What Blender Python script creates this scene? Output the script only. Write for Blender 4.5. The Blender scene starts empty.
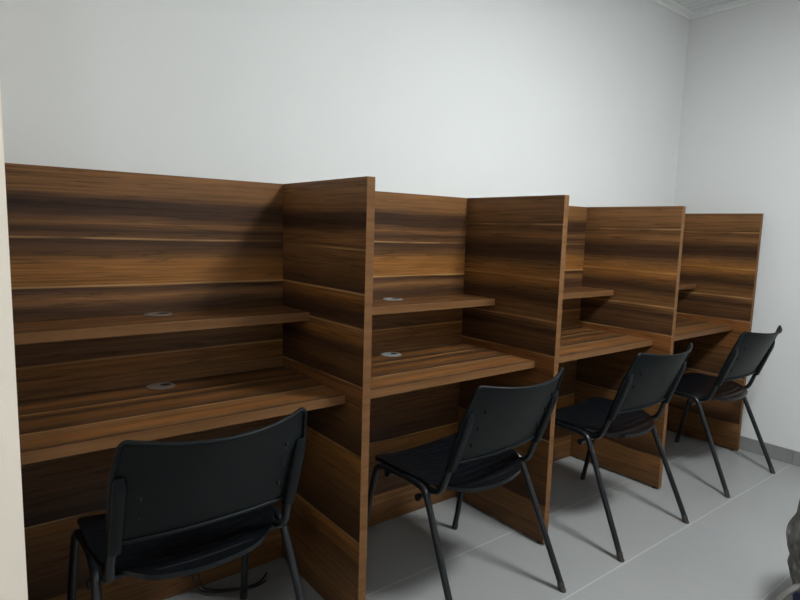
import bpy, bmesh, math, random
from mathutils import Vector, Matrix, noise
random.seed(7)
scene = bpy.context.scene
col = scene.collection

# ------------------------------------------------------------------ dimensions (metres)
BAY = 0.8988; T = 0.029; DEPTH = 0.522; TOP = 1.405
SHELF_Z = 0.9755; SHELF_D = 0.1965; DESK_Z = 0.750; DESK_D = 0.429
XW = 3.645; CEIL = 2.626; YB = 0.030

# ------------------------------------------------------------------ helpers
def link(name, bm, mats, parent=None, smooth=False, loc=None):
    bmesh.ops.recalc_face_normals(bm, faces=bm.faces)
    me = bpy.data.meshes.new(name); bm.to_mesh(me); bm.free()
    if not isinstance(mats, (list, tuple)): mats = [mats]
    for m in mats: me.materials.append(m)
    if smooth:
        for p in me.polygons: p.use_smooth = True
        try: me.set_sharp_from_angle(angle=math.radians(50))
        except Exception: pass
    o = bpy.data.objects.new(name, me); col.objects.link(o)
    if parent: o.parent = parent
    if loc: o.location = loc
    return o

def box(bm, x0, x1, y0, y1, z0, z1, bevel=0.0, mat=0):
    r = bmesh.ops.create_cube(bm, size=1.0)
    vs = r['verts']
    for v in vs:
        v.co = Vector((x0 if v.co.x < 0 else x1, y0 if v.co.y < 0 else y1, z0 if v.co.z < 0 else z1))
    fs = {f for v in vs for f in v.link_faces}
    for f in fs: f.material_index = mat
    if bevel > 0:
        es = {e for v in vs for e in v.link_edges}
        bmesh.ops.bevel(bm, geom=list(es), offset=bevel, segments=2, affect='EDGES', profile=0.5)

def smooth_path(pts, it=3):
    pts = [Vector(p) for p in pts]
    for _ in range(it):
        n = [pts[0]]
        for a, b in zip(pts[:-1], pts[1:]):
            n += [a * .75 + b * .25, a * .25 + b * .75]
        n.append(pts[-1]); pts = n
    return pts

def tube(bm, pts, rad, seg=12, flat=1.0, mat=0, cap=True):
    pts = [Vector(p) for p in pts]
    up = None; rings = []
    for i, p in enumerate(pts):
        t = (pts[min(i + 1, len(pts) - 1)] - pts[max(i - 1, 0)]).normalized()
        if up is None:
            up = Vector((1, 0, 0)) if abs(t.x) < .8 else Vector((0, 1, 0))
        up = (up - t * up.dot(t)).normalized()
        b = t.cross(up)
        r = rad[i] if isinstance(rad, (list, tuple)) else rad
        rings.append([bm.verts.new(p + up * (math.cos(a) * r * flat) + b * (math.sin(a) * r))
                      for a in [2 * math.pi * k / seg for k in range(seg)]])
    for A, B in zip(rings[:-1], rings[1:]):
        for k in range(seg):
            f = bm.faces.new((A[k], A[(k + 1) % seg], B[(k + 1) % seg], B[k])); f.material_index = mat
    if cap:
        for R in (rings[0], rings[-1]):
            f = bm.faces.new(R); f.material_index = mat

def lathe(bm, prof, seg=24, mat=0, centre=(0, 0, 0), closed_ends=True):
    c = Vector(centre); rings = []
    for r, z in prof:
        rings.append([bm.verts.new(c + Vector((r * math.cos(a), r * math.sin(a), z)))
                      for a in [2 * math.pi * k / seg for k in range(seg)]])
    for A, B in zip(rings[:-1], rings[1:]):
        for k in range(seg):
            f = bm.faces.new((A[k], A[(k + 1) % seg], B[(k + 1) % seg], B[k])); f.material_index = mat
    if closed_ends:
        for R in (rings[0], rings[-1]):
            f = bm.faces.new(R); f.material_index = mat

def sheet(bm, fn, nu, nv, th, mat=0):
    """thick curved sheet: fn(s,t) -> point, s,t in -1..1"""
    e = 1e-3
    G = []; H = []
    for j in range(nv + 1):
        g = []; h = []
        for i in range(nu + 1):
            s = -1 + 2 * i / nu; t = -1 + 2 * j / nv
            p = fn(s, t)
            ds = fn(min(s + e, 1), t) - fn(max(s - e, -1), t)
            dt = fn(s, min(t + e, 1)) - fn(s, max(t - e, -1))
            n = ds.cross(dt)
            n = n.normalized() if n.length > 1e-12 else Vector((0, 0, 1))
            g.append(bm.verts.new(p)); h.append(bm.verts.new(p - n * th))
        G.append(g); H.append(h)
    def q(a, b, c, d):
        f = bm.faces.new((a, b, c, d)); f.material_index = mat
    for j in range(nv):
        for i in range(nu):
            q(G[j][i], G[j][i + 1], G[j + 1][i + 1], G[j + 1][i])
            q(H[j][i], H[j + 1][i], H[j + 1][i + 1], H[j][i + 1])
    for i in range(nu):
        q(G[0][i], H[0][i], H[0][i + 1], G[0][i + 1])
        q(G[nv][i], G[nv][i + 1], H[nv][i + 1], H[nv][i])
    for j in range(nv):
        q(G[j][0], G[j + 1][0], H[j + 1][0], H[j][0])
        q(G[j][nu], H[j][nu], H[j + 1][nu], G[j + 1][nu])

def empty(name, loc, rz=0.0):
    o = bpy.data.objects.new(name, None); col.objects.link(o)
    o.location = loc; o.rotation_euler = (0, 0, rz); o.empty_display_size = .1
    return o

def tag(o, label=None, cat=None, group=None, kind=None):
    if label: o['label'] = label
    if cat: o['category'] = cat
    if group: o['group'] = group
    if kind: o['kind'] = kind
    return o

# ------------------------------------------------------------------ materials
def mat_base(name):
    m = bpy.data.materials.new(name); m.use_nodes = True
    nt = m.node_tree; b = nt.nodes['Principled BSDF']
    return m, nt, b

def N(nt, t, **kw):
    n = nt.nodes.new(t)
    for k, v in kw.items(): setattr(n, k, v)
    return n

def math_node(nt, op, a, b=None, c=None):
    n = N(nt, 'ShaderNodeMath', operation=op)
    for i, v in enumerate((a, b, c)):
        if v is None: continue
        if isinstance(v, (int, float)): n.inputs[i].default_value = v
        else: nt.links.new(v, n.inputs[i])
    return n.outputs[0]

def simple(name, rgb, rough=.5, metal=0.0, spec=.5, bump=0.0, bscale=200, var=0.0, vscale=6):
    m, nt, b = mat_base(name)
    b.inputs['Base Color'].default_value = (*rgb, 1)
    b.inputs['Roughness'].default_value = rough
    b.inputs['Metallic'].default_value = metal
    b.inputs['Specular IOR Level'].default_value = spec
    tc = N(nt, 'ShaderNodeTexCoord')
    if var > 0:
        no = N(nt, 'ShaderNodeTexNoise'); no.inputs['Scale'].default_value = vscale
        no.inputs['Detail'].default_value = 4
        nt.links.new(tc.outputs['Object'], no.inputs['Vector'])
        mx = N(nt, 'ShaderNodeMix', data_type='RGBA', blend_type='MIX')
        nt.links.new(no.outputs['Fac'], mx.inputs[0])
        mx.inputs[6].default_value = (*[c * (1 - var) for c in rgb], 1)
        mx.inputs[7].default_value = (*[min(1, c * (1 + var)) for c in rgb], 1)
        nt.links.new(mx.outputs[2], b.inputs['Base Color'])
    if bump > 0:
        no2 = N(nt, 'ShaderNodeTexNoise'); no2.inputs['Scale'].default_value = bscale
        nt.links.new(tc.outputs['Object'], no2.inputs['Vector'])
        bp = N(nt, 'ShaderNodeBump'); bp.inputs['Strength'].default_value = bump
        bp.inputs['Distance'].default_value = .002
        nt.links.new(no2.outputs['Fac'], bp.inputs['Height'])
        nt.links.new(bp.outputs['Normal'], b.inputs['Normal'])
    return m

# walnut laminate tones
MD = (0.1649, 0.0768, 0.0282); WM = (0.2279, 0.0954, 0.0241); DK = (0.048, 0.0232, 0.0126)
MM = (0.1048, 0.0486, 0.0186); LN = (.40, .225, .095); RD = (0.1746, 0.068, 0.0207)

def wood(name, stops, vmin, vmax, axis='z', seed=0.0, ru=1.0):
    """laminate: tones in bands across the grain (ramp over v), streaks along it"""
    m, nt, b = mat_base(name)
    tc = N(nt, 'ShaderNodeTexCoord'); sp = N(nt, 'ShaderNodeSeparateXYZ')
    nt.links.new(tc.outputs['Object'], sp.inputs[0])
    X, Y, Z = sp.outputs
    if axis == 'z': u = math_node(nt, 'ADD', X, Y); v = Z
    else: u = X; v = Y
    u = math_node(nt, 'ADD', u, seed)
    def nz(su, sv, detail=4, rough=.6, dist=0.0, off=0.0):
        cb = N(nt, 'ShaderNodeCombineXYZ')
        nt.links.new(math_node(nt, 'MULTIPLY', u, su), cb.inputs[0])
        nt.links.new(math_node(nt, 'MULTIPLY', v, sv), cb.inputs[1])
        cb.inputs[2].default_value = seed + off
        n = N(nt, 'ShaderNodeTexNoise'); n.inputs['Scale'].default_value = 1
        n.inputs['Detail'].default_value = detail; n.inputs['Roughness'].default_value = rough
        n.inputs['Distortion'].default_value = dist
        nt.links.new(cb.outputs[0], n.inputs['Vector'])
        return n.outputs['Fac']
    # wavy plank boundaries
    w = math_node(nt, 'MULTIPLY', math_node(nt, 'SUBTRACT', nz(1.3, 2.0, 1, off=3), .5), .016)
    w2 = math_node(nt, 'MULTIPLY', math_node(nt, 'SUBTRACT', nz(3.0, 14.0, 2, off=5), .5), .020)
    vv = math_node(nt, 'ADD', v, w)
    vt = math_node(nt, 'ADD', vv, w2)
    def ramp(sts, val, interp='LINEAR'):
        mr = N(nt, 'ShaderNodeMapRange')
        mr.inputs['From Min'].default_value = vmin; mr.inputs['From Max'].default_value = vmax
        nt.links.new(val, mr.inputs['Value'])
        cr = N(nt, 'ShaderNodeValToRGB'); cr.color_ramp.interpolation = interp
        el = cr.color_ramp.elements
        sts = sorted(sts)
        for i, (p, c) in enumerate(sts):
            pos = min(1, max(0, (p - vmin) / (vmax - vmin)))
            e = el[0] if i == 0 else (el[1] if i == 1 else el.new(pos))
            e.position = pos; e.color = (*c, 1)
        nt.links.new(mr.outputs[0], cr.inputs[0])
        return cr.outputs[0]
    tones = [(p, c) for p, c in stops if c is not LN]
    base = ramp(tones, vt)
    lines = [p for p, c in stops if c is LN]
    # fine streaks
    s1 = nz(2.2, 75, 5, .65, .3, off=11); s2 = nz(1.4, 22, 4, .6, .5, off=17); s3 = nz(6, 240, 2, .5, off=23)
    k = math_node(nt, 'ADD', math_node(nt, 'MULTIPLY', s1, 1.7), math_node(nt, 'MULTIPLY', s2, 1.1))
    k = math_node(nt, 'ADD', k, math_node(nt, 'MULTIPLY', s3, .5))
    k = math_node(nt, 'MAXIMUM', math_node(nt, 'SUBTRACT', k, .57), .30)
    # thin dark veins
    vn = nz(1.1, 48, 3, .55, 1.2, off=41)
    vd = math_node(nt, 'MULTIPLY', math_node(nt, 'ABSOLUTE', math_node(nt, 'SUBTRACT', vn, .5)), 16.0)
    vd = math_node(nt, 'MINIMUM', math_node(nt, 'ADD', vd, .50), 1.0)
    k = math_node(nt, 'MULTIPLY', k, vd)
    mul = N(nt, 'ShaderNodeVectorMath', operation='SCALE')
    nt.links.new(base, mul.inputs[0]); nt.links.new(k, mul.inputs['Scale'])
    cur = mul.outputs[0]
    # pale sapwood lines along plank edges
    lf = None
    for p in lines:
        d = math_node(nt, 'ABSOLUTE', math_node(nt, 'SUBTRACT', vv, p))
        f = math_node(nt, 'SUBTRACT', 1.0, math_node(nt, 'DIVIDE', d, .0042)); f = math_node(nt, 'MAXIMUM', f, 0.0)
        f = math_node(nt, 'MULTIPLY', f, 1.6)
        f = math_node(nt, 'MINIMUM', f, 1.0)
        lf = f if lf is None else math_node(nt, 'MAXIMUM', lf, f)
    if lf is not None:
        pres = math_node(nt, 'MULTIPLY', math_node(nt, 'SUBTRACT', nz(2.6, 9, 2, off=31), .36), 4.0)
        pres = math_node(nt, 'MINIMUM', math_node(nt, 'MAXIMUM', pres, .15), .85)
        lf = math_node(nt, 'MULTIPLY', lf, pres)
        mx = N(nt, 'ShaderNodeMix', data_type='RGBA')
        nt.links.new(lf, mx.inputs[0]); nt.links.new(cur, mx.inputs[6]); mx.inputs[7].default_value = (.42, .235, .10, 1)
        cur = mx.outputs[2]
    nt.links.new(cur, b.inputs['Base Color'])
    b.inputs['Roughness'].default_value = .40
    b.inputs['Specular IOR Level'].default_value = .20
    bp = N(nt, 'ShaderNodeBump'); bp.inputs['Strength'].default_value = .12; bp.inputs['Distance'].default_value = .001
    nt.links.new(s1, bp.inputs['Height']); nt.links.new(bp.outputs['Normal'], b.inputs['Normal'])
    return m

def S(*a): return list(a)
back_stops = S((0, MM), (.10, MD), (.131, MD), (.135, DK), (.25, MM), (.36, WM), (.37, LN), (.372, DK), (.50, MM), (.62, MD), (.70, MM),
               (.78, MD), (.84, WM), (.845, LN), (.850, MM), (.90, MD), (.95, MM), (1.00, DK), (1.03, MD), (1.06, DK), (1.068, LN), (1.072, WM),
               (1.13, WM), (1.165, MM), (1.202, DK), (1.207, LN), (1.211, MM), (1.232, DK), (1.25, MD), (1.275, DK), (1.315, DK), (1.335, MD), (1.45, MD))
divA = S((0, MM), (.10, MD), (.22, MM), (.30, WM), (.305, LN), (.309, DK), (.45, MM), (.565, WM), (.575, LN), (.58, DK), (.68, MM),
         (.78, RD), (.788, LN), (.792, DK), (.86, MM), (.90, DK), (.93, WM), (.958, MD), (.963, LN), (.967, DK), (1.01, DK), (1.06, WM), (1.067, LN),
         (1.071, DK), (1.12, MM), (1.194, MD), (1.198, LN), (1.202, MM), (1.24, MD), (1.265, DK), (1.30, DK), (1.32, MD), (1.45, MD))
divB = S((0, MM), (.12, MD), (.165, MD), (.17, DK), (.26, MM), (.42, MD), (.44, LN), (.445, DK), (.56, MM), (.70, RD), (.775, RD),
         (.780, LN), (.785, DK), (.84, MM), (.88, DK), (.912, MD), (.917, LN), (.921, MD), (.97, MM), (1.00, DK), (1.03, MM), (1.079, WM),
         (1.084, LN), (1.088, WM), (1.13, MD), (1.165, DK), (1.205, DK), (1.225, MM), (1.255, MD), (1.287, MM), (1.293, LN), (1.297, MM), (1.33, MD), (1.45, MD))
desk_stops = S((-.44, DK), (-.424, DK), (-.412, MD), (-.37, RD), (-.335, MD), (-.31, MD), (-.306, LN), (-.301, DK), (-.262, MM), (-.225, RD), (-.205, MM),
               (-.185, DK), (-.165, MM), (-.150, WM), (-.145, LN), (-.14, DK), (-.11, MM), (-.07, RD), (-.04, MM), (-.02, DK), (.01, MM))
W_back = wood('walnut laminate back', back_stops, 0, 1.45)
W_divA = wood('walnut laminate side first', divA, 0, 1.45, seed=3.7)
W_divB = wood('walnut laminate side', divB, 0, 1.45, seed=8.1)
W_desk = wood('walnut laminate top', desk_stops, -.45, .02, axis='y', seed=1.9)
W_shelf = wood('walnut laminate shelf', [(p * .6 - .0, c) for p, c in desk_stops if c is not LN], -.27, .02, axis='y', seed=5.2)
def edge_mat():
    m, nt, b = mat_base('walnut edge strip')
    tc = N(nt, 'ShaderNodeTexCoord'); mp = N(nt, 'ShaderNodeMapping')
    mp.inputs['Scale'].default_value = (3, 200, 60)
    n = N(nt, 'ShaderNodeTexNoise'); n.inputs['Scale'].default_value = 1; n.inputs['Detail'].default_value = 4
    nt.links.new(tc.outputs['Object'], mp.inputs[0]); nt.links.new(mp.outputs[0], n.inputs['Vector'])
    cr = N(nt, 'ShaderNodeValToRGB')
    cr.color_ramp.elements[0].position = .3; cr.color_ramp.elements[0].color = (.130, .060, .024, 1)
    cr.color_ramp.elements[1].position = .7; cr.color_ramp.elements[1].color = (.190, .092, .037, 1)
    nt.links.new(n.outputs['Fac'], cr.inputs[0]); nt.links.new(cr.outputs[0], b.inputs['Base Color'])
    b.inputs['Roughness'].default_value = .5; b.inputs['Specular IOR Level'].default_value = .12
    return m
W_edge = edge_mat()

M_wall = simple('white wall paint', (.70, .705, .70), .85, spec=.2, bump=.15, bscale=60, var=.012, vscale=2.5)
M_cream = simple('cream door jamb paint', (.95, .84, .73), .6, spec=.3)
M_ceil = None
M_black = simple('black polypropylene', (.0050, .0068, .0078), .46, spec=.18, bump=.10, bscale=900)
M_seat = simple('glossy black polypropylene seat', (.0045, .0058, .0075), .27, spec=.36, bump=.06, bscale=500)
M_tube = simple('black painted steel tube', (.007, .0085, .0105), .30, spec=.4)
M_rub = simple('dark rubber', (.02, .019, .018), .7)
M_worn = simple('worn brown rubber', (.040, .031, .025), .8, var=.3, vscale=90)
M_grey = simple('grey plastic', (.30, .30, .29), .35)
M_brown = simple('brown plastic', (.165, .125, .10), .35)
M_hole = simple('dark opening', (.008, .008, .008), .9)
M_bolt = simple('bare steel', (.5, .5, .5), .3, metal=1)
M_cable = simple('black cable sheath', (.012, .012, .013), .45)
M_pvc = simple('white ceiling trim plastic', (.80, .81, .80), .45)

def floor_mat():
    m, nt, b = mat_base('grey porcelain floor tiles')
    tc = N(nt, 'ShaderNodeTexCoord'); sp = N(nt, 'ShaderNodeSeparateXYZ')
    nt.links.new(tc.outputs['Object'], sp.inputs[0])
    def line(c, off, s, hw):
        a = math_node(nt, 'DIVIDE', math_node(nt, 'ADD', c, -off), s)
        f = math_node(nt, 'ABSOLUTE', math_node(nt, 'SUBTRACT', math_node(nt, 'FRACT', math_node(nt, 'ADD', a, 100.5)), .5))
        return math_node(nt, 'LESS_THAN', f, hw / s), a
    gy, ay = line(sp.outputs[1], -.783, .411, .0032)
    gx, ax = line(sp.outputs[0], 1.215, .416, .0014)
    n1 = N(nt, 'ShaderNodeTexNoise'); n1.inputs['Scale'].default_value = 3; n1.inputs['Detail'].default_value = 5
    nt.links.new(tc.outputs['Object'], n1.inputs['Vector'])
    n2 = N(nt, 'ShaderNodeTexNoise'); n2.inputs['Scale'].default_value = 60; n2.inputs['Detail'].default_value = 3
    nt.links.new(tc.outputs['Object'], n2.inputs['Vector'])
    cr = N(nt, 'ShaderNodeValToRGB')
    cr.color_ramp.elements[0].position = .3; cr.color_ramp.elements[0].color = (.280, .282, .280, 1)
    cr.color_ramp.elements[1].position = .7; cr.color_ramp.elements[1].color = (.305, .307, .305, 1)
    nt.links.new(math_node(nt, 'ADD', math_node(nt, 'MULTIPLY', n1.outputs['Fac'], .8), math_node(nt, 'MULTIPLY', n2.outputs['Fac'], .2)), cr.inputs[0])
    m1 = N(nt, 'ShaderNodeMix', data_type='RGBA')
    nt.links.new(math_node(nt, 'MULTIPLY', gx, .35), m1.inputs[0]); nt.links.new(cr.outputs[0], m1.inputs[6]); m1.inputs[7].default_value = (.22, .215, .21, 1)
    m2 = N(nt, 'ShaderNodeMix', data_type='RGBA')
    nt.links.new(gy, m2.inputs[0]); nt.links.new(m1.outputs[2], m2.inputs[6]); m2.inputs[7].default_value = (.41, .41, .405, 1)
    nt.links.new(m2.outputs[2], b.inputs['Base Color'])
    b.inputs['Roughness'].default_value = .30; b.inputs['Specular IOR Level'].default_value = .45
    return m
M_floor = floor_mat()
def base_mat():
    m, nt, b = mat_base('grey porcelain skirting tile')
    tc = N(nt, 'ShaderNodeTexCoord'); n = N(nt, 'ShaderNodeTexNoise'); n.inputs['Scale'].default_value = 25; n.inputs['Detail'].default_value = 5
    nt.links.new(tc.outputs['Object'], n.inputs['Vector'])
    cr = N(nt, 'ShaderNodeValToRGB')
    cr.color_ramp.elements[0].color = (.20, .20, .195, 1); cr.color_ramp.elements[1].color = (.27, .27, .265, 1)
    nt.links.new(n.outputs['Fac'], cr.inputs[0]); nt.links.new(cr.outputs[0], b.inputs['Base Color'])
    b.inputs['Roughness'].default_value = .35
    return m
M_base = base_mat()
def ceil_mat():
    m, nt, b = mat_base('pale grey ribbed ceiling board')
    tc = N(nt, 'ShaderNodeTexCoord'); sp = N(nt, 'ShaderNodeSeparateXYZ'); nt.links.new(tc.outputs['Object'], sp.inputs[0])
    f = math_node(nt, 'ABSOLUTE', math_node(nt, 'SUBTRACT', math_node(nt, 'FRACT', math_node(nt, 'MULTIPLY', sp.outputs[0], 17.5)), .5))
    g = math_node(nt, 'LESS_THAN', f, .07)
    mx = N(nt, 'ShaderNodeMix', data_type='RGBA'); nt.links.new(g, mx.inputs[0])
    mx.inputs[6].default_value = (.74, .76, .76, 1); mx.inputs[7].default_value = (.60, .62, .62, 1)
    nt.links.new(mx.outputs[2], b.inputs['Base Color']); b.inputs['Roughness'].default_value = .55
    return m
M_ceil = ceil_mat()

# ------------------------------------------------------------------ room shell
LX = -1.75; FY = -3.3; WH = .10
def struct(name, boxes, m, bevel=0):
    bm = bmesh.new()
    for b in boxes: box(bm, *b, bevel=bevel)
    return tag(link(name, bm, m), kind='structure')
struct('floor', [(LX - WH, XW + WH, FY - WH, YB + WH, -.05, 0)], M_floor)
struct('ceiling', [(LX - WH, XW + WH, FY - WH, YB + WH, CEIL, CEIL + .05)], M_ceil)
struct('wall_back', [(LX - WH, XW + WH, YB, YB + WH, 0, CEIL)], M_wall)
struct('wall_right', [(XW, XW + WH, FY, YB, 0, CEIL)], M_wall)
struct('wall_front', [(LX - WH, XW + WH, FY - WH, FY, 0, CEIL)], M_wall)
struct('wall_side', [(LX - WH, LX, FY, YB, 0, CEIL)], M_wall)
struct('wall_left', [(LX, .0125, -.70, -.545, 0, CEIL), (-.16, -.034, -.545, YB, 0, CEIL)], M_cream)
bm = bmesh.new()                                     # skirting tiles along the right wall
y = YB - .012
while y > FY + .05:
    y2 = max(y - .40, FY + .01)
    if y > -.4 and y2 < -.4: y2 = -.785 if y <= -.38 else y2
    box(bm, XW - .008, XW, y2 + .0015, y, 0, .082, bevel=.0012); y = y2
tag(link('baseboard_right', bm, M_base), kind='structure')
bm = bmesh.new(); box(bm, 4 * BAY + .002, XW - .009, YB - .008, YB, 0, .082, bevel=.0012)
tag(link('baseboard_back', bm, M_base), kind='structure')
def trim(name, boxes): struct(name, boxes, M_pvc, bevel=.003)
# stepped plastic moulding where ceiling meets wall
trim('trim_1', [(LX + .001, XW - .001, YB - .010, YB, CEIL - .028, CEIL - .001), (LX + .001, XW - .001, YB - .048, YB - .010, CEIL - .010, CEIL - .001)])
trim('trim_2', [(XW - .010, XW, FY + .001, YB - .011, CEIL - .028, CEIL - .001), (XW - .048, XW - .010, FY + .001, YB - .049, CEIL - .010, CEIL - .001)])

# ------------------------------------------------------------------ study carrels
def panel(name, dims, front_axis, m, parent):
    """laminate board, the narrow faces carry the plain edge strip (slot 1)"""
    bm = bmesh.new(); box(bm, *dims, bevel=.0012)
    o = link(name, bm, [m, W_edge], parent)
    sz = [dims[1] - dims[0], dims[3] - dims[2], dims[5] - dims[4]]
    thin = sz.index(min(sz))
    for p in o.data.polygons:
        if abs(p.normal[thin]) < .6: p.material_index = 1
    return o

def grommet(parent, x, y, z, m):
    bm = bmesh.new()
    R = .041
    lathe(bm, [(R - .006, -.012), (R - .006, .0012), (R, .0012), (R + .001, .0022), (R - .002, .0036), (R - .008, .0040), (.002, .0040)], 32, centre=(x, y, z))
    # dark cable mouth towards the right of the cap
    tube_pts = []
    bmv = []
    for k in range(20):
        a = 2 * math.pi * k / 20
        bmv.append(bm.verts.new((x + .014 + .016 * math.cos(a), y + .0125 * math.sin(a), z + .0046)))
    f = bm.faces.new(bmv); f.material_index = 1
    return link('cable_grommet', bm, [m, M_hole], parent, smooth=False)

labels = ['walnut laminate study carrel nearest the camera, at the left wall, brown-ringed cable holes',
          'walnut study carrel second from the left, between the two nearest tall side panels',
          'walnut study carrel third from the left, its upper shelf partly hidden by a side panel',
          'farthest walnut study carrel, beside the white right-hand wall']
for k in range(4):
    root = empty('study_carrel', (k * BAY, 0, 0))
    tag(root, labels[k], 'study carrel', 'row of walnut study carrels along the back wall')
    x1 = BAY - T
    panel('back_panel', (-(T if k == 0 else 0) + .0004, BAY - .0004, .0004, YB - .001, .002, TOP), 'y', W_back, root)
    sides = ([(-T, 0)] if k == 0 else []) + [(x1, BAY)]
    for a, b_ in sides:
        sd = panel('side_panel', (a + .0003, b_ - .0003, -DEPTH, 0, .010, TOP), 'x', W_divA if k == 0 else W_divB, root)
        for yy in (-DEPTH + .03, -.04):
            bm = bmesh.new(); lathe(bm, [(.011, 0), (.012, .003), (.010, .0105)], 16, centre=((a + b_) / 2, yy, 0))
            link('glide_foot', bm, M_rub, sd)
    dk = panel('desktop', (.0004, x1 - .0002, -DESK_D, 0, DESK_Z - T, DESK_Z), 'y', W_desk, root)
    sh = panel('shelf', (.0004, x1 - .0002, -SHELF_D, 0, SHELF_Z - T, SHELF_Z), 'y', W_shelf, root)
    gm = M_brown if k == 0 else M_grey
    grommet(dk, .430, -.050, DESK_Z, gm); grommet(sh, .430 if k == 0 else .437, -.042, SHELF_Z, gm)

# ------------------------------------------------------------------ chairs (face +y, origin between the feet)
def rnd_w(t, W, H, r):
    """half width at height fraction t of a rounded rectangle"""
    d = H * (1 - abs(t)) / 1.0
    if d >= r: return W
    return W - r + math.sqrt(max(0, r * r - (r - d) ** 2))

def seat_fn(s, t):
    # t=-1 rear, +1 front; rows eased so the rounded corners stay smooth
    t = math.sin(t * math.pi / 2)
    hw = rnd_w(t, .234 if t > 0 else .234 - .034 * t * t, .178, .040 if t > 0 else .085)
    x = s * hw
    k = 1 - (x / .222) ** 2
    y = .050 + t * .172
    y -= .056 * k * max(0, -t) ** 1.5                     # bowed rear edge
    y += .008 * k * max(0, t) ** 2
    z = .466 - .020 * (1 - min(1, abs(x) / .234) ** 2.2)  # dished across
    z -= .010 * max(0, (t - .55) / .45) ** 2               # waterfall front
    z -= .004 * max(0, (-t - .2) / .8) ** 2
    if abs(s) < .88 and abs(t) < .9:                       # ventilation grooves
        z -= .0026 * max(0, math.sin((t + .10 * s * s) * 42)) ** 4 * min(1, (.88 - abs(s)) * 8)
    return Vector((x, y, z))

def back_fn(s, t):
    t = math.sin(t * math.pi / 2)
    H = .132; zc = .680
    hw0 = .227 - .016 * max(0, t) ** 1.5 - .004 * max(0, -t)
    hw = rnd_w(t, hw0, H, .012)
    x = s * hw
    tt = t * .5 + .5
    z = zc + t * H - .014 * (1 - s * s) * tt ** 2
    y = -.153 - .36 * (zc + t * H - .553)
    y -= (.022 + .038 * tt) * (1 - abs(s) ** 2)
    return Vector((x, y, z))

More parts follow.
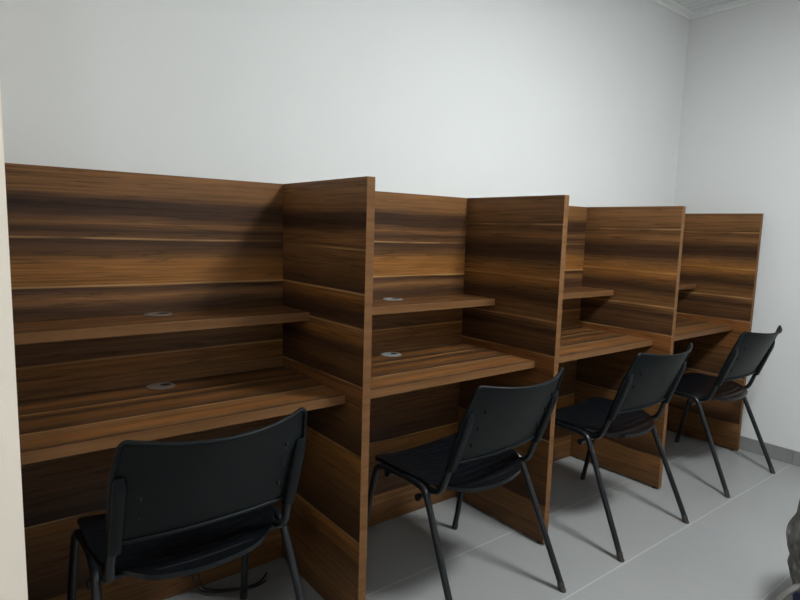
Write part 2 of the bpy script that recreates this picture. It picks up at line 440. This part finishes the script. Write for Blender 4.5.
def make_chair():
    root = empty('stacking_chair', (0, 0, 0))
    # seat shell
    bm = bmesh.new(); sheet(bm, seat_fn, 36, 150, .006)
    # turned-down rim
    rim = []
    n = 120
    for i in range(n):
        a = i / n * 4; sd = int(a); f = a - sd
        s, t = [(-1 + 2 * f, 1), (1, 1 - 2 * f), (1 - 2 * f, -1), (-1, -1 + 2 * f)][sd]
        rim.append(seat_fn(s * .995, t * .995))
    rv = [[bm.verts.new(p + Vector((0, 0, dz))) for p in rim] for dz in (-.001, -.013)]
    rin = [[bm.verts.new(Vector((p.x * .975, (p.y - .03) * .975 + .03, p.z + dz))) for p in rim] for dz in (-.004, -.013)]
    for i in range(n):
        j = (i + 1) % n
        bm.faces.new((rv[0][i], rv[0][j], rv[1][j], rv[1][i]))
        bm.faces.new((rin[0][i], rin[1][i], rin[1][j], rin[0][j]))
        bm.faces.new((rv[1][i], rv[1][j], rin[1][j], rin[1][i]))
    link('seat', bm, M_seat, root, smooth=True)
    # back shell with rolled edges
    bm = bmesh.new(); sheet(bm, back_fn, 36, 40, .007)
    loop = [back_fn(-1, -1 + 2 * i / 24) for i in range(25)] + [back_fn(-1 + 2 * i / 40, 1) for i in range(1, 40)] + [back_fn(1, 1 - 2 * i / 24) for i in range(25)] + [back_fn(1 - 2 * i / 40, -1) for i in range(1, 41)]
    lp = [p + Vector((0, -.003, 0)) for i, p in enumerate(loop) if i == 0 or (p - loop[i - 1]).length > 1e-4]
    tube(bm, lp, .0052, 8)
    for sx in (-1, 1):
        for z in (.610, .670, .730):
            p = back_fn(sx * .74, math.asin((z - .680) / .132) / (math.pi / 2))
            box(bm, p.x - .0016, p.x + .0016, p.y - .0078, p.y - .0015, p.z - .005, p.z + .005, mat=1)
    bk = link('backrest', bm, [M_black, M_hole], root, smooth=True)
    for sx in (-1, 1):
        # sleeve moulded behind the shell that swallows the tube
        bm = bmesh.new()
        segs = []
        for i in range(13):
            f = i / 12; z = .528 + f * .200
            yy = -.155 - .36 * (z - .553)
            th = .014 if f < .8 else .014 - .010 * ((f - .8) / .2) ** 1.6
            wd = .0155 if f < .8 else .0165 - .006 * ((f - .8) / .2) ** 2
            cx = sx * (.213 - .002 * f)
            segs.append((cx, yy - .007, z, wd, th))
        rings = []
        for cx, yy, z, wd, th in segs:
            ring = []
            for k in range(16):
                a = 2 * math.pi * k / 16
                ca, sa = math.cos(a), math.sin(a)
                px = math.copysign(abs(ca) ** .45, ca) * wd; py = math.copysign(abs(sa) ** .45, sa) * th
                ring.append(bm.verts.new((cx + px, yy + py, z)))
            rings.append(ring)
        for A, B in zip(rings[:-1], rings[1:]):
            for k in range(16): bm.faces.new((A[k], A[(k + 1) % 16], B[(k + 1) % 16], B[k]))
        bm.faces.new(rings[0]); bm.faces.new(rings[-1])
        link('sleeve', bm, M_black, bk, smooth=True)
        # back tube: runs under the seat, turns up behind it
        pts = smooth_path([(sx * .205, .06, .434), (sx * .207, -.02, .432), (sx * .214, -.085, .434), (sx * .218, -.122, .450),
                           (sx * .217, -.141, .50), (sx * .213, -.162, .57), (sx * .208, -.186, .640)], 3)
        bm = bmesh.new(); tube(bm, pts, .0100, 12, 1.15)
        link('back_tube', bm, M_tube, root, smooth=True)
        # side frame: front leg + half rail / rear leg
        R = .0112
        front = smooth_path([(sx * .262, .265, .012), (sx * .252, .222, .205), (sx * .243, .186, .395), (sx * .238, .172, .443), (sx * .233, .10, .446), (sx * .230, .045, .446)], 3)
        rear = smooth_path([(sx * .259, -.270, .012), (sx * .250, -.180, .205), (sx * .240, -.094, .390), (sx * .236, -.068, .442), (sx * .232, -.01, .446), (sx * .230, .046, .446)], 3)
        for pts, kind in ((front, 'front'), (rear, 'rear')):
            bm = bmesh.new(); tube(bm, pts, R, 14, 1.0)
            lg = link('leg', bm, M_tube, root, smooth=True)
            d = (pts[0] - pts[4]).normalized(); e = pts[0]
            bm = bmesh.new(); foot = Vector((e.x + d.x * .010, e.y + d.y * .010, 0.0))
            tube(bm, [e - d * .020, e - d * .018, e + Vector((0, 0, -.006)), foot + Vector((0, 0, .002)), foot], [.0113, .0121, .0122, .0122, .0112], 14)
            link('foot_cap', bm, M_worn if (kind == 'rear') else M_rub, lg, smooth=True)
    # cross bars and their bolt heads
    for yy, zz, w in ((-.045, .408, .246), (.140, .416, .222)):
        bm = bmesh.new(); tube(bm, [(-w, yy, zz), (w, yy, zz)], .0085, 12)
        for sx in (-1, 1):
            tube(bm, [(sx * (w - .006), yy, zz), (sx * (w + .004), yy, zz)], .0118, 14)
        link('cross_bar', bm, M_tube, root, smooth=True)
    for sx in (-1, 1):
        bm = bmesh.new(); lathe(bm, [(.004, 0), (.0055, .001), (.005, .004), (.001, .005)], 12, centre=(sx * .150, -.150, .562))
        link('screw', bm, M_bolt, root, smooth=True)
    return root

def copy_tree(o, parent=None):
    c = o.copy(); col.objects.link(c)
    c.parent = parent
    for ch in [x for x in bpy.data.objects if x.parent == o and x != c]:
        copy_tree(ch, c)
    return c

proto = make_chair()
chairs = [(.397, -.407, 0.0, 'black plastic stacking chair nearest the camera, its back turned to us at the left carrel'),
          (1.320, -.490, 2.5, 'black plastic stacking chair at the second carrel from the left, glossy grooved seat in view'),
          (2.200, -.492, 0.0, 'black plastic stacking chair in front of the third carrel, between the second and farthest chairs'),
          (3.155, -.492, -1.5, 'farthest black plastic stacking chair, with its back against the white right wall in view')]
for i, (x, y, a, lb) in enumerate(chairs):
    o = proto if i == 0 else copy_tree(proto)
    o.location = (x, y, 0); o.rotation_euler = (0, 0, math.radians(a))
    tag(o, lb, 'chair', 'black stacking chairs at the study carrels')

# ------------------------------------------------------------------ cable below the first desk
bm = bmesh.new()
a = smooth_path([(.540, -.010, .50), (.545, -.012, .40), (.545, -.016, .10), (.555, -.022, .012), (.585, -.045, .0045), (.630, -.075, .0045), (.69, -.098, .0045), (.74, -.10, .0045), (.78, -.06, .0045)], 3)
tube(bm, a, .0035, 8)
b2 = smooth_path([(.515, -.010, .50), (.520, -.010, .40), (.520, -.012, .12), (.535, -.024, .014), (.580, -.060, .0045), (.640, -.088, .0045), (.68, -.104, .0045), (.73, -.112, .0045), (.76, -.10, .0045)], 3)
tube(bm, b2, .0030, 8)
tag(link('power_cable', bm, M_cable, smooth=True), 'thin black cable hanging behind the nearest chair and lying on the floor', 'cable')

# ------------------------------------------------------------------ slumped bag at the right edge
def mottled():
    m, nt, b = mat_base('grey mottled fabric')
    tc = N(nt, 'ShaderNodeTexCoord')
    n = N(nt, 'ShaderNodeTexNoise'); n.inputs['Scale'].default_value = 26; n.inputs['Detail'].default_value = 5; n.inputs['Distortion'].default_value = .8
    nt.links.new(tc.outputs['Object'], n.inputs['Vector'])
    cr = N(nt, 'ShaderNodeValToRGB'); el = cr.color_ramp.elements
    el[0].position = .36; el[0].color = (.075, .073, .067, 1)
    el[1].position = .47; el[1].color = (.17, .165, .15, 1)
    e = el.new(.60); e.color = (.22, .215, .20, 1)
    e = el.new(.68); e.color = (.42, .42, .41, 1)
    nt.links.new(n.outputs['Fac'], cr.inputs[0]); nt.links.new(cr.outputs[0], b.inputs['Base Color'])
    b.inputs['Roughness'].default_value = .9
    return m
bag = empty('fabric_bag', (2.205, -1.475, 0))
tag(bag, 'crumpled grey mottled fabric bag, cut off by the right edge of the photo', 'bag')
prof = [(.17, .0), (.20, .02), (.208, .07), (.212, .119), (.225, .147), (.231, .177), (.226, .203), (.238, .235), (.243, .265), (.240, .29), (.232, .33), (.224, .37),
        (.217, .41), (.206, .45), (.188, .49), (.155, .525), (.10, .545), (.03, .55)]
def blob(bm, prof, seg, amp, mat=0):
    rings = []
    for r, z in prof:
        ring = []
        for k in range(seg):
            a = 2 * math.pi * k / seg
            d = Vector((math.cos(a), math.sin(a), 0))
            w = noise.noise(Vector((d.x * 2.2, d.y * 2.2, z * 16))) * amp
            left = max(0.0, d.dot(Vector((-.79, .61, 0))))
            w *= (1 - .93 * left)
            ring.append(bm.verts.new(d * (r + w * min(1, r * 8)) + Vector((0, 0, z))))
        rings.append(ring)
    for A, B in zip(rings[:-1], rings[1:]):
        for k in range(seg): bm.faces.new((A[k], A[(k + 1) % seg], B[(k + 1) % seg], B[k]))
    bm.faces.new(rings[0]); bm.faces.new(rings[-1])
def refine(p, n=4):
    out = []
    for a, b in zip(p[:-1], p[1:]):
        for i in range(n): out.append((a[0] + (b[0] - a[0]) * i / n, a[1] + (b[1] - a[1]) * i / n))
    return out + [p[-1]]
bm = bmesh.new(); blob(bm, refine([(.20, .112)] + prof[3:]), 72, .035)
link('bag_body', bm, mottled(), bag, smooth=True)
M_blue = simple('navy blue fabric', (.018, .035, .12), .85, bump=.2, bscale=300)
bm = bmesh.new(); blob(bm, refine(prof[:4] + [(.205, .130)]), 72, .01)
link('bag_base', bm, M_blue, bag, smooth=True)['label'] = 'navy blue fabric base'
bm = bmesh.new()
Lv = Vector((-.79, .61, 0)); Bv = Vector((.61, .79, 0))
hp = smooth_path([Lv * .225 + Vector((0, 0, .175)), Lv * .262 + Vector((0, 0, .160)), Lv * .300 + Bv * .02 + Vector((0, 0, .09)), Lv * .300 + Bv * .03 + Vector((0, 0, .022)), Lv * .22 + Bv * .03 + Vector((0, 0, .012))], 3)
tube(bm, hp, .009, 10, 2.0)
link('strap', bm, simple('pale grey webbing', (.17, .16, .15), .9), bag, smooth=True)['label'] = 'pale grey strap loop'

# ------------------------------------------------------------------ ceiling lamp and an added fill panel (above and behind the view)
LXc, LYc = 1.88, -1.78
def ceiling_light(x, y, h, strength, label):
    lamp = empty('ceiling_light', (x, y, CEIL))
    tag(lamp, label, 'ceiling light')
    bm = bmesh.new(); box(bm, -h, h, -h, h, -.012, 0, bevel=.002)
    link('lamp_base', bm, M_pvc, lamp)
    md = bpy.data.materials.new('glowing lamp diffuser'); md.use_nodes = True
    bb = md.node_tree.nodes['Principled BSDF']; bb.inputs['Base Color'].default_value = (.9, .9, .9, 1)
    bb.inputs['Emission Color'].default_value = (.95, 1.0, 1.0, 1); bb.inputs['Emission Strength'].default_value = strength
    bm = bmesh.new(); box(bm, -h + .006, h - .006, -h + .006, h - .006, -.030, -.0122, bevel=.004)
    link('lamp_diffuser', bm, md, lamp)
ceiling_light(LXc, LYc, .24, 34, 'larger square white flush ceiling light panel above the middle of the room')
ceiling_light(-.55, -2.35, .15, 13, 'smaller square white fill panel, added on the ceiling near the left side of the room')  # added unseen fill light, brightens the door jamb and left-facing side panels

# ------------------------------------------------------------------ world, camera, colour
w = bpy.data.worlds.new('World'); scene.world = w; w.use_nodes = True
w.node_tree.nodes['Background'].inputs[0].default_value = (.02, .02, .02, 1)
cd = bpy.data.cameras.new('camera'); cam = bpy.data.objects.new('camera', cd); col.objects.link(cam)
cx, cy, cz, yaw, pitch, roll, f = -0.0661034, -1.8922197, 1.2621602, 0.6608347, -0.1231217, 0.0291624, 578.951
F = Vector((math.sin(yaw) * math.cos(pitch), math.cos(yaw) * math.cos(pitch), math.sin(pitch)))
R0 = Vector((math.cos(yaw), -math.sin(yaw), 0)); U0 = R0.cross(F)
R = R0 * math.cos(roll) + U0 * math.sin(roll); U = -R0 * math.sin(roll) + U0 * math.cos(roll)
cam.matrix_world = Matrix(((R.x, U.x, -F.x, cx), (R.y, U.y, -F.y, cy), (R.z, U.z, -F.z, cz), (0, 0, 0, 1)))
cd.sensor_fit = 'HORIZONTAL'; cd.sensor_width = 36; cd.lens = f * 36 / 800; cd.clip_start = .02
scene.camera = cam
vs = scene.view_settings
vs.view_transform = 'Standard'; vs.look = 'None'; vs.gamma = 1; vs.use_curve_mapping = False; vs.exposure = 1.5
